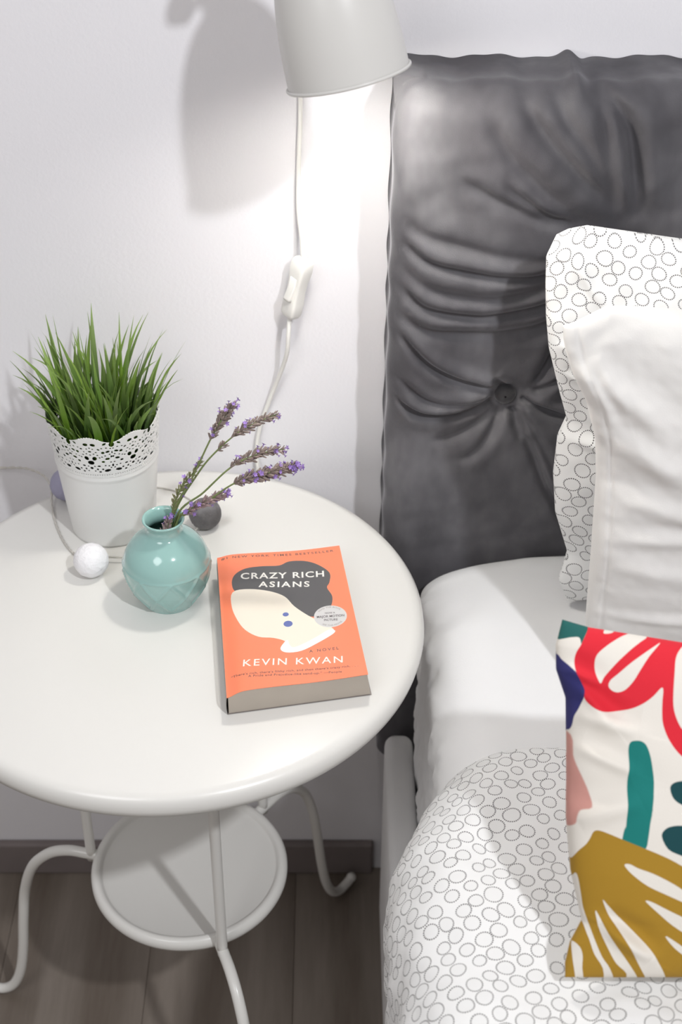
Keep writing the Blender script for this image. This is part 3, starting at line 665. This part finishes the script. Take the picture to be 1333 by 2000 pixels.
FS = {'A': (4, 4.5, 1), 'B': (9, 7.5, 1), 'B2': (5, 7, 1), 'C': (4.5, 7, 1), 'C2': (3.5, 6, 1), 'D': (3.5, 7, 1), 'E': (4, 6, 1), 'F': (3, 7.5, 1), 'G': (5, 5.5, 1), 'H': (3.5, 7, 1), 'I': (6, 6, 1), 'J': (4.5, 7, 1),
      'K': (5.5, 4.5, 1), 'L': (6, 4, 1), 'M': (3.5, 4, 1), 'N': (9, 6, 1), 'N2': (6, 4.5, -1), 'O': (4.5, 3.5, 1), 'P': (5, 4.5, 1), 'P2': (3.5, 4, 1), 'Q': (4, 4, 1), 'R': (4, 5, 1), 'S': (3, 5, 1), 'T': (3, 3.5, 1),
      'T1': (3, 3, 1), 'T2': (3, 3, 1), 'T3': (3, 3, 1), 'T4': (3, 3, 1), 'T5': (4, 4, 1)}
for k, (dp, wd, sd) in FS.items():
    tp = (.12, .3) if k in 'FGHIJ' else ((.2, .05) if k in 'KLM' else ((.05, .3) if k[0] in 'NOPQRS' else (.25, .25)))
    if k == 'B': tp = (.02, .3)
    fold(FOLDS[k], dp*1.35/1000, wd/1000, sd, tp)
h += .0009*smooth_noise(X, Z, .06, 9, 2)*fac
seam = .0011*np.sin(Z*2*math.pi/.061+np.sin(Z*27))
sid = np.exp(-((X-HX0)/.014)**2)
Y2 = Y-h; X2 = X+seam*sid*.8; topb = np.exp(-((HZ1-Z)/.016)**2)
Z2 = Z+topb*(.0016*np.sin(X*2*math.pi/.075+1)+.0007*np.sin(X*2*math.pi/.031)+.004*np.exp(-((X-.378)/.007)**2)-.003*np.exp(-((X-.392)/.006)**2))
G = np.stack([X2, Y2, Z2], -1); Rn, Cn = X.shape; V = G.reshape(-1, 3)
back = V.copy(); back[:, 1] = HYB+.001
rg = [(0, j) for j in range(Cn)]+[(i, Cn-1) for i in range(1, Rn)]+[(Rn-1, j) for j in range(Cn-2, -1, -1)]+[(i, 0) for i in range(Rn-2, 0, -1)]
ids = [i*Cn+j for i, j in rg]; nb = len(V); rim = V[ids].copy(); rim[:, 1] = HYB+.002
Fh = grid_faces(Rn, Cn, flip=False)+[(ids[(k+1) % len(ids)], ids[k], nb+k, nb+(k+1) % len(ids)) for k in range(len(ids))]+[tuple(range(nb, nb+len(ids)))]
hb = thing('headboard', (.69, .21, .30), 'deep-buttoned dark grey velvet headboard standing against the wall', 'headboard')
obj('upholstery', np.concatenate([V, rim]), Fh, M['velvet'], hb)
for tx, tz in TUFTS:
    j = int(np.argmin(np.hypot(X-tx, Z-tz))); y0 = Y2.ravel()[j]
    if tz > .9 and tx < .5: y0 += .004
    V, F = lathe([(.001, -.0085), (.006, -.0080), (.0100, -.0055), (.0118, -.001), (.0110, .003), (.001, .004)], (tx, y0-.007, tz), 28, (0, 1, 0))
    obj('button', V, F, M['button_velvet'], hb, label='velvet-covered button')
for x in (.26, 1.11):
    V, F = rbox((x-.03, .19, .0), (x+.03, .235, .31), .003); obj('leg', V, F, M['skirting'], hb)

# ------------------------------------------------------------ bed frame, mattress
bf = thing('bed_frame', (.69, -.85, 0), 'white upholstered bed frame with rounded side rails under the mattress', 'bed frame')
for x0, x1 in ((.222, .2558), (1.1455, 1.178)):
    V, F = rbox((x0, -1.86, .045), (x1, .150, .366), .0130, 5); obj('side_rail', V, F, M['frame_fabric'], bf)
V, F = rbox((.251, -1.87, .045), (1.149, -1.83, .366), .015, 4); obj('foot_rail', V, F, M['frame_fabric'], bf)
V, F = rbox((.251, .105, .10), (1.149, .140, .30), .004); obj('head_rail', V, F, M['frame_fabric'], bf)
for x in (.27, 1.13):
    for y in (-1.8, .09):
        V, F = lathe([(.001, 0), (.018, 0), (.022, .05), (.001, .05)], (x, y, 0), 20); obj('leg', V, F, M['metal_dark'], bf)
for i in range(14):
    y = -1.75+i*.135; V, F = rbox((.251, y-.035, .270), (1.149, y+.035, .285), .002, 1); obj('slat', V, F, M['skirting'], bf)
# mattress in a fitted sheet: superelliptic cross-sections along the bed
MX0, MX1, MZ0 = .2565, 1.145, .285
ysm = np.concatenate([np.linspace(.152, .10, 16), np.linspace(.096, -.30, 80), np.linspace(-.32, -1.83, 24)])
ns_ = 150; rows = []
def msec(y):
    k = np.clip((.158-y)/.14, 0, 1); k = k*k*(3-2*k)
    top_ = .636+.006*k; rx = .17*(1-k)+.060*k; rz = .052*(1-k)+.050*k
    pts = [(MX0+.010, MZ0), (MX0+.002, MZ0+.012)]
    for z in np.linspace(MZ0+.03, top_-rz, 40): pts.append((MX0, z))
    for a in np.linspace(0, math.pi/2, 50)[1:]: pts.append((MX0+rx*(1-math.cos(a)**(1.0)), top_-rz+rz*math.sin(a)))
    for x in np.linspace(MX0+rx+.004, .62, 50): pts.append((x, top_))
    for x in np.linspace(.64, MX1-.06, 10): pts.append((x, top_))
    for a in np.linspace(math.pi/2, 0, 10)[1:]: pts.append((MX1-.06+.06*math.cos(a), top_-.06+.06*math.sin(a)))
    pts.append((MX1, MZ0)); return np.array(pts)
for y in ysm:
    s_ = msec(y); end = np.clip((.158-y)/.03, 0, 1); sh2 = (1-math.sqrt(max(0, 1-(1-end)**2)))*.012
    x, z = s_[:, 0].copy(), s_[:, 1].copy()
    side = np.clip((z-MZ0)/.05, 0, 1)*np.clip(1-(x-MX0)/.04, 0, 1)
    yy = np.full_like(x, y)
    w_ = smooth_noise(yy*1.0+z*.9, z*.35-yy*.5, .055, 21, 3)*.0045+smooth_noise(yy, z, .022, 4, 2)*.0011
    x += side*w_*end; z += smooth_noise(x, yy, .12, 33, 3)*.0010*np.clip((z-.6)/.03, 0, 1)
    x += sh2*np.clip((.5-x)/.15, 0, 1); z -= sh2*np.clip((z-.55)/.05, 0, 1)
    rows.append(np.stack([x, yy, z], -1))
nC = len(rows[0]); V = np.concatenate(rows); F = grid_faces(len(rows), nC); F.append(tuple(range(nC))[::-1]); F.append(tuple(range(len(V)-nC, len(V))))
tag(obj('mattress', V, F, M['sheet_cotton'], loc=(.69, -.85, MZ0)), 'mattress in a smooth white fitted sheet, beside the table', 'mattress')

# ------------------------------------------------------------ duvet
ysd = np.concatenate([-.163-.02*(1-np.cos(np.linspace(0, math.pi/2, 10))), np.arange(-.186, -.85, -.0035), np.linspace(-.87, -1.86, 30)])
rows, uvs = [], []
for y in ysd:
    k = np.clip((-.163-y)/.18, 0, 1); k = k*k*(3-2*k)
    e = np.clip((-.163-y)/.035, 0, 1); thick = .004+.020*math.sqrt(1-(1-e)**2)
    top_ = .642+thick+.010*np.clip((-.3-y)/.3, 0, 1)
    xs0 = .2475-.038*min(1, k/.7)+.010*(1-e); r = .085-.02*k; zb = .47-.31*float(np.clip((k-.55)/.45, 0, 1))
    pts = [(1.19, .35), (1.19, .55), (1.175, .62), (1.13, top_-.006)]+[(x, top_) for x in np.linspace(1.10, .56, 16)]+[(x, top_) for x in np.linspace(.555, xs0+r, 60)]
    for a in np.linspace(0, math.pi/2, 40)[1:]: pts.append((xs0+r-r*math.sin(a), top_-r*1.1+r*1.1*math.cos(a)))
    for z in np.linspace(top_-r*1.1, zb, 70)[1:]: pts.append((xs0, z))
    P = np.array(pts); x, z = P[:, 0].copy(), P[:, 1].copy(); seg = np.hypot(np.diff(x), np.diff(z)); s_ = np.concatenate([[0], np.cumsum(seg)]); s_ = s_-s_[20]
    yy = np.full_like(x, y)
    vis = np.clip((.70-x)/.1, 0, 1)*e
    hang = np.clip((top_-r*.6-z)/.12, 0, 1)
    hgt = .0050*smooth_noise(s_, yy, .16, 12, 2)*vis+.0012*smooth_noise(s_, yy, .04, 13, 2)*vis
    # one long soft crease running down the corner of the bed
    cx_ = .37+(-yy-.25)*(-.28); cr = (x-cx_)
    ln = (s_-(.835+(-yy-.33)*.42))
    hgt += (-.008*np.exp(-(ln/.009)**2)+.008*np.exp(-((ln+.024)/.018)**2)+.005*np.exp(-((ln-.024)/.014)**2))*np.clip((-.30-yy)/.06, 0, 1)*np.clip((.75+yy)/.1, 0, 1)
    side_n = smooth_noise(yy, z*.25, .10, 17, 2)*.013*hang+smooth_noise(yy+z*.3, z*.2, .045, 18, 2)*.003*hang
    nx = np.gradient(z); nz = -np.gradient(x); nl = np.hypot(nx, nz)+1e-9; nx, nz = nx/nl, nz/nl
    x = x+nx*(hgt); z = z+nz*(hgt); x = x-side_n*1.0+.004*hang
    x = np.minimum(x, 1.2); 
    rows.append(np.stack([x, yy, z], -1)); uvs.append(np.stack([s_, yy], -1))
nC = len(rows[0]); V = np.concatenate(rows); F = grid_faces(len(rows), nC, flip=True)
dv = tag(obj('duvet', V, F, M['rings'], loc=(.69, -1.0, .66), uv=np.concatenate(uvs)), 'white duvet printed with dotted grey rings, draped over the bed side', 'duvet')
md = dv.modifiers.new('padding', 'SOLIDIFY'); md.thickness = .003; md.offset = -1

# ------------------------------------------------------------ pillows
def pillow(name, label, cat, O, up, W_, H_, T_, m, left=None, topo=None, xfine=.30, wr=None, n_f=120, n_v=150, sag=.0, attrs_fn=None, lean=(1, 0, 0), pw=.5, seamw=0.0, tw=0.0):
    """O: bottom left corner, up: direction of the left edge, lean: direction of the bottom edge"""
    O = np.array(O, float); up = np.array(up, float)/np.linalg.norm(up); rt = np.array(lean, float); rt -= up*(rt@up); rt /= np.linalg.norm(rt); nr = np.cross(rt, up)   # nr points to the camera side
    e1 = np.sin(np.linspace(0, math.pi/2, 14))**0; uf = np.concatenate([(1-np.cos(np.linspace(0, math.pi/2, 12)))*.02, np.linspace(.02, xfine, n_f)[1:], np.linspace(xfine, 1, n_f//2)[1:]])
    c = (1-np.cos(np.linspace(0, math.pi/2, 12)))*.02; vf = np.concatenate([c, np.linspace(.02, .98, n_v)[1:-1], 1-c[::-1]])
    U, Vv = np.meshgrid(uf, vf); a = U*W_; b = Vv*H_
    fade = np.exp(-(a/.07)**2)
    la = np.interp(Vv, left[0], left[1]) if left else -.0+.012*np.sin(np.pi*Vv)
    tb = np.interp(U*W_, topo[0], topo[1]) if topo else 0
    a2 = a+la*np.clip(1-a/.16, 0, 1); a2 -= .02*np.sin(np.pi*Vv)*U**3
    b2 = b+tb*Vv**3+sag*np.sin(np.pi*np.clip(U, 0, 1))*(1-Vv)**3
    th_ = T_/2*(np.clip(4*U*(1-U), 0, 1)**pw*np.clip(4*Vv*(1-Vv), 0, 1)**pw)
    sheets = []
    for s in (1, -1):
        hh = th_.copy()
        if wr is not None and s == 1: hh = hh+wr(a, b, W_, H_)*np.clip(th_/(T_*.12), 0, 1)
        sheets.append(O+rt*a2[..., None]+up*b2[..., None]+nr*(s*hh+.0004*s)[..., None])
    Rr, Cc = U.shape; V = np.concatenate([q.reshape(-1, 3) for q in sheets]); n0 = Rr*Cc
    F = grid_faces(Rr, Cc)+[tuple(k+n0 for k in f[::-1]) for f in grid_faces(Rr, Cc)]
    rg = [(0, j) for j in range(Cc)]+[(i, Cc-1) for i in range(1, Rr)]+[(Rr-1, j) for j in range(Cc-2, -1, -1)]+[(i, 0) for i in range(Rr-2, 0, -1)]
    ids = [i*Cc+j for i, j in rg]; F += [(ids[(k+1) % len(ids)], ids[k], ids[k]+n0, ids[(k+1) % len(ids)]+n0) for k in range(len(ids))]
    uv = np.concatenate([np.stack([a.ravel(), b.ravel()], -1), np.stack([-a.ravel()-.02, b.ravel()], -1)])
    at = None
    if attrs_fn:
        f1 = attrs_fn(a2.ravel()*1000, b2.ravel()*1000, True); f2 = attrs_fn(a2.ravel()*1000, b2.ravel()*1000, False); at = {k: np.concatenate([f1[k], f2[k]]) for k in f1}
    return tag(obj(name, V, F, M[m], loc=tuple(O+rt*W_/2), uv=uv, attrs=at), label, cat)
def ridge(a, b, p, q, w, h_, sign=1):
    p, q = np.array(p), np.array(q); e = q-p; L2 = e@e; t = np.clip(((a-p[0])*e[0]+(b-p[1])*e[1])/L2, 0, 1); dx, dy = a-p[0]-e[0]*t, b-p[1]-e[1]*t
    d = np.hypot(dx, dy)*np.sign(e[0]*(b-p[1])-e[1]*(a-p[0])); tp = np.sin(np.pi*np.clip(t, .02, .98))**.6
    return h_*tp*(np.exp(-(d/w)**2)-.6*np.exp(-((d-2*w)/(1.5*w))**2))
# ring pillow against the headboard
def wr1(a, b, W_, H_):
    o = .003*smooth_noise(a, b, .14, 41, 3)
    for p, q, w, s in (((.012, .395), (.055, .33), .005, .004), ((.008, .30), (.05, .27), .004, .004), ((.006, .27), (.04, .255), .004, .003), ((.01, .20), (.06, .19), .005, .006), ((.10, .40), (.16, .35), .006, .005), ((.12, .405), (.17, .37), .005, .004)): o = o+ridge(a, b, p, q, w, s)
    return o
Ht = .405
pillow('pillow', 'large white pillow printed with dotted grey rings, against the headboard', 'pillow', (.3985, .055, .648), (-.050, .035, .400), .56, Ht, .10, 'rings',
       left=([0, .07, .15, .27, .38, .48, .53, .60, .72, .80, .88, .95, 1], [.004, -.004, .006, -.004, -.004, .002, .0115, .006, -.002, -.003, -.002, .000, .010]), topo=([0, .012, .03, .12, .3, .56], [-.005, -.001, .000, -.024, -.044, -.02]), wr=wr1, pw=.42)
# plain cream pillow
def wr2(a, b, W_, H_):
    o = .0050*smooth_noise(a, b, .17, 51, 2)+.0012*smooth_noise(a, b*1.6, .045, 52, 3)
    for p, q, w, s in (((.012, .27), (.075, .235), .008, .009), ((.015, .325), (.07, .26), .009, .008), ((.01, .215), (.11, .19), .006, .005), ((.012, .172), (.13, .178), .004, .004), ((.012, .148), (.10, .135), .006, .004), ((.012, .09), (.12, .092), .003, .003), ((.03, .06), (.12, .045), .005, .003), ((.02, .03), (.10, .012), .006, .004), ((.008, .34), (.016, .28), .004, .006), ((.02, .345), (.03, .29), .004, .005)): o = o+ridge(a, b, p, q, w*1.5, s)
    o = o-.0018*np.exp(-((a-.011)/.0018)**2)
    return o
cp_ = pillow('pillow', 'plain cream cotton pillow standing between the ring pillow and the bright cushion', 'pillow', (.4010, -.075, .655), (-.034, .045, .350), .56, .372, .13, 'pillow_cotton',
       left=([0, .2, .4, .6, .7, .8, .88, .94, .97, 1], [-.002, .003, .009, .014, .0135, .006, -.006, -.0115, -.013, -.013]), topo=([0, .012, .035, .06, .12, .3, .56], [-.003, .000, .0105, .007, -.006, -.020, 0]), wr=wr2, pw=.40)
# printed cushion
PRINT={'red': [(22.0, 268.6), (16.8, 261.0), (13.3, 255.1), (10.7, 250.4), (7.2, 244.9), (5.6, 238.2), (6.2, 230.5), (9.5, 223.7), (12.0, 217.7), (11.5, 211.8), (15.3, 206.7), (21.2, 202.8), (28.0, 201.3), (36.6, 201.8), (46.0, 203.9), (54.5, 208.0), (61.4, 213.1), (67.5, 219.4), (68.7, 217.2), (67.8, 210.5), (67.1, 200.3), (67.5, 192.6), (70.4, 183.3), (75.4, 174.8), (81.3, 168.8), (88.3, 165.3), (102.5, 164.4), (119.8, 176.1), (121.0, 262.7), (89.6, 261.3), (61.2, 265.8), (35.7, 271.1)], 'r1': [(62.8, 256.2), (52.6, 258.2), (44.1, 257.0), (35.5, 253.2), (28.6, 249.0), (22.6, 244.0), (20.4, 238.9), (20.3, 231.2), (21.9, 225.3), (23.8, 222.3), (26.6, 226.9), (31.8, 232.8), (38.7, 239.6), (48.2, 247.2), (56.0, 252.2)], 'r2': [(70.9, 251.4), (65.3, 248.7), (56.7, 243.7), (46.4, 237.0), (36.9, 229.4), (30.9, 224.4), (29.5, 220.1), (32.5, 216.7), (36.7, 215.8), (41.9, 217.9), (47.9, 224.2), (53.1, 231.8), (60.1, 241.1), (66.1, 247.0)], 'r3': [(89.5, 249.8), (84.0, 246.0), (80.1, 240.1), (77.8, 229.1), (76.0, 217.2), (75.4, 206.2), (77.0, 197.7), (79.9, 190.8), (82.0, 189.5), (83.5, 193.4), (85.2, 206.1), (88.0, 220.5), (91.6, 235.8), (95.2, 250.2)], 'r4': [(28.7, 259.2), (31.3, 261.3), (39.0, 261.0), (35.6, 259.0), (30.4, 258.4)], 'dark': [(-6.9, 274.0), (23.7, 268.6), (15.9, 259.3), (12.5, 253.4), (11.1, 250.9), (9.9, 256.0), (3.1, 255.9), (-7.1, 255.4)], 'navy': [(-13.2, 245.1), (-6.0, 243.4), (-3.1, 239.5), (1.2, 235.6), (5.4, 231.4), (9.6, 227.1), (12.9, 222.0), (12.4, 216.0), (10.2, 208.4), (7.6, 202.5), (5.0, 197.4), (3.6, 189.8), (0.6, 186.0), (-7.9, 185.6)], 'pink': [(-8.0, 183.1), (3.1, 183.0), (4.2, 168.6), (6.7, 160.1), (10.4, 151.6), (14.5, 141.4), (16.1, 131.2), (8.4, 128.3), (5.8, 122.9), (4.0, 116.9), (-8.7, 117.0)], 'teal': [(39.3, 116.6), (39.9, 130.2), (41.0, 151.3), (42.5, 164.0), (42.4, 175.0), (43.9, 179.7), (47.4, 180.9), (51.6, 180.5), (55.0, 177.5), (57.5, 169.8), (59.0, 159.6), (59.6, 151.2), (58.8, 138.5), (57.3, 125.8), (58.3, 131.8), (56.3, 120.9), (52.0, 99.0), (37.3, 102.8), (38.6, 117.4)], 'd1': [(70.8, 146.0), (72.5, 150.2), (78.5, 152.3), (88.1, 151.8), (102.3, 145.7), (97.9, 133.9), (87.9, 131.9), (79.1, 134.9), (73.2, 139.2)], 'd2': [(64.3, 112.0), (66.9, 117.1), (71.4, 119.3), (78.0, 120.0), (87.8, 118.8), (99.9, 111.0), (96.0, 96.4), (87.4, 95.3), (77.7, 98.1), (68.9, 102.5)], 'must': [(16.9, 113.2), (20.6, 114.3), (27.9, 112.0), (41.1, 106.8), (52.8, 102.3), (63.0, 98.2), (74.0, 93.0), (87.3, 84.8), (99.4, 76.0), (113.9, 58.3), (112.9, -14.4), (54.2, -13.9), (-8.1, -13.3), (-7.6, 30.3), (-6.2, 81.3), (1.2, 88.5), (6.4, 97.2), (11.6, 103.0), (14.6, 108.1)], 'c1': [(38.3, 90.0), (42.3, 90.3), (48.2, 87.4), (59.1, 83.6), (73.7, 76.2), (87.1, 67.3), (99.2, 59.9), (99.1, 54.1), (87.0, 60.0), (69.9, 67.5), (55.3, 74.2), (45.2, 81.6), (40.1, 86.7)], 'c2': [(53.4, 63.6), (58.9, 62.1), (69.8, 56.6), (86.8, 48.7), (99.0, 43.9), (98.8, 29.3), (86.6, 36.4), (73.3, 44.9), (62.4, 54.4), (55.2, 61.1)], 'c3': [(68.4, 36.2), (72.4, 34.7), (86.5, 25.1), (98.6, 17.7), (98.5, 9.0), (86.4, 18.5), (75.3, 27.4)], 'c4': [(23.6, 62.4), (27.2, 58.4), (34.5, 50.3), (46.1, 38.6), (58.4, 25.4), (65.6, 13.6), (70.6, 4.1), (74.8, -6.8), (61.6, -6.7), (56.6, 2.1), (50.9, 12.3), (43.0, 27.0), (34.4, 40.9), (27.9, 51.1)], 'c5': [(19.1, 53.4), (22.0, 48.3), (27.0, 38.0), (34.2, 27.0), (42.8, 14.6), (51.5, 0.7), (54.3, -6.6), (44.0, -6.5), (42.4, 5.1), (34.0, 13.9), (28.3, 24.2), (21.9, 38.1), (19.4, 48.3)], 'c6': [(5.1, 80.5), (6.9, 76.8), (9.0, 65.1), (11.0, 53.5), (15.3, 40.3), (18.8, 30.1), (23.8, 18.4), (29.6, 9.6), (35.3, -5.7), (27.9, -5.6), (24.5, 9.7), (18.0, 20.6), (14.4, 31.6), (12.3, 37.4), (7.4, 54.9), (4.6, 66.6), (3.6, 75.4)], 'c7': [(2.7, 28.1), (7.8, 25.1), (9.9, 18.5), (9.8, 8.4), (12.2, -6.2), (7.0, -6.1), (3.9, 8.4), (2.6, 18.6)]}
def cush(a, b, frontside):
    S_ = {k: sdf(a, b, v, 3) for k, v in PRINT.items()}
    red = S_['red']
    for k in ('r1', 'r2', 'r3', 'r4'): red = np.minimum(red, -S_[k])
    mu = S_['must']
    for k in ('c1', 'c2', 'c3', 'c4', 'c5', 'c6', 'c7'): mu = np.minimum(mu, -S_[k])
    o = dict(red=red, mustard=mu, pink=S_['pink'], navy=S_['navy'], dark=S_['dark'], teal=S_['teal'], ovals=np.maximum(S_['d1'], S_['d2']))
    if not frontside:
        z = np.full(a.shape, -50.0); o = {k: z.copy() for k in o}; o['pink'] = 18-np.abs(b-150); o['navy'] = np.minimum(b-185, 245-b)
    return o
def wr3(a, b, W_, H_):
    o = .0025*smooth_noise(a, b, .13, 61, 2)
    for p, q, w, s in (((.012, .045), (.06, .018), .005, .009), ((.006, .20), (.05, .19), .006, .005), ((.006, .175), (.045, .16), .005, .004), ((.005, .12), (.05, .14), .008, .006), ((.005, .235), (.03, .225), .005, .004), ((.008, .222), (.03, .195), .006, .005)): o = o+ridge(a, b, p, q, w, s)
    return o
pillow('cushion', 'cushion with red, teal and mustard leaf print, foremost on the bed', 'cushion', (.33663, -.43471, .688), (-.0092509, .61414415, .78913965), .40, .2690, .095, 'cushion_print',
       left=([0, .04, .10, .16, .3, .45, .55, .7, .78, .86, .93, 1], [-.002, -.002, .002, .011, .003, .000, .001, .001, .001, -.006, -.006, -.001]), topo=([0, .02, .09, .25, .4], [0, -.006, -.018, -.022, 0]), wr=wr3, attrs_fn=cush, n_f=200, n_v=230, pw=.42, xfine=.32)
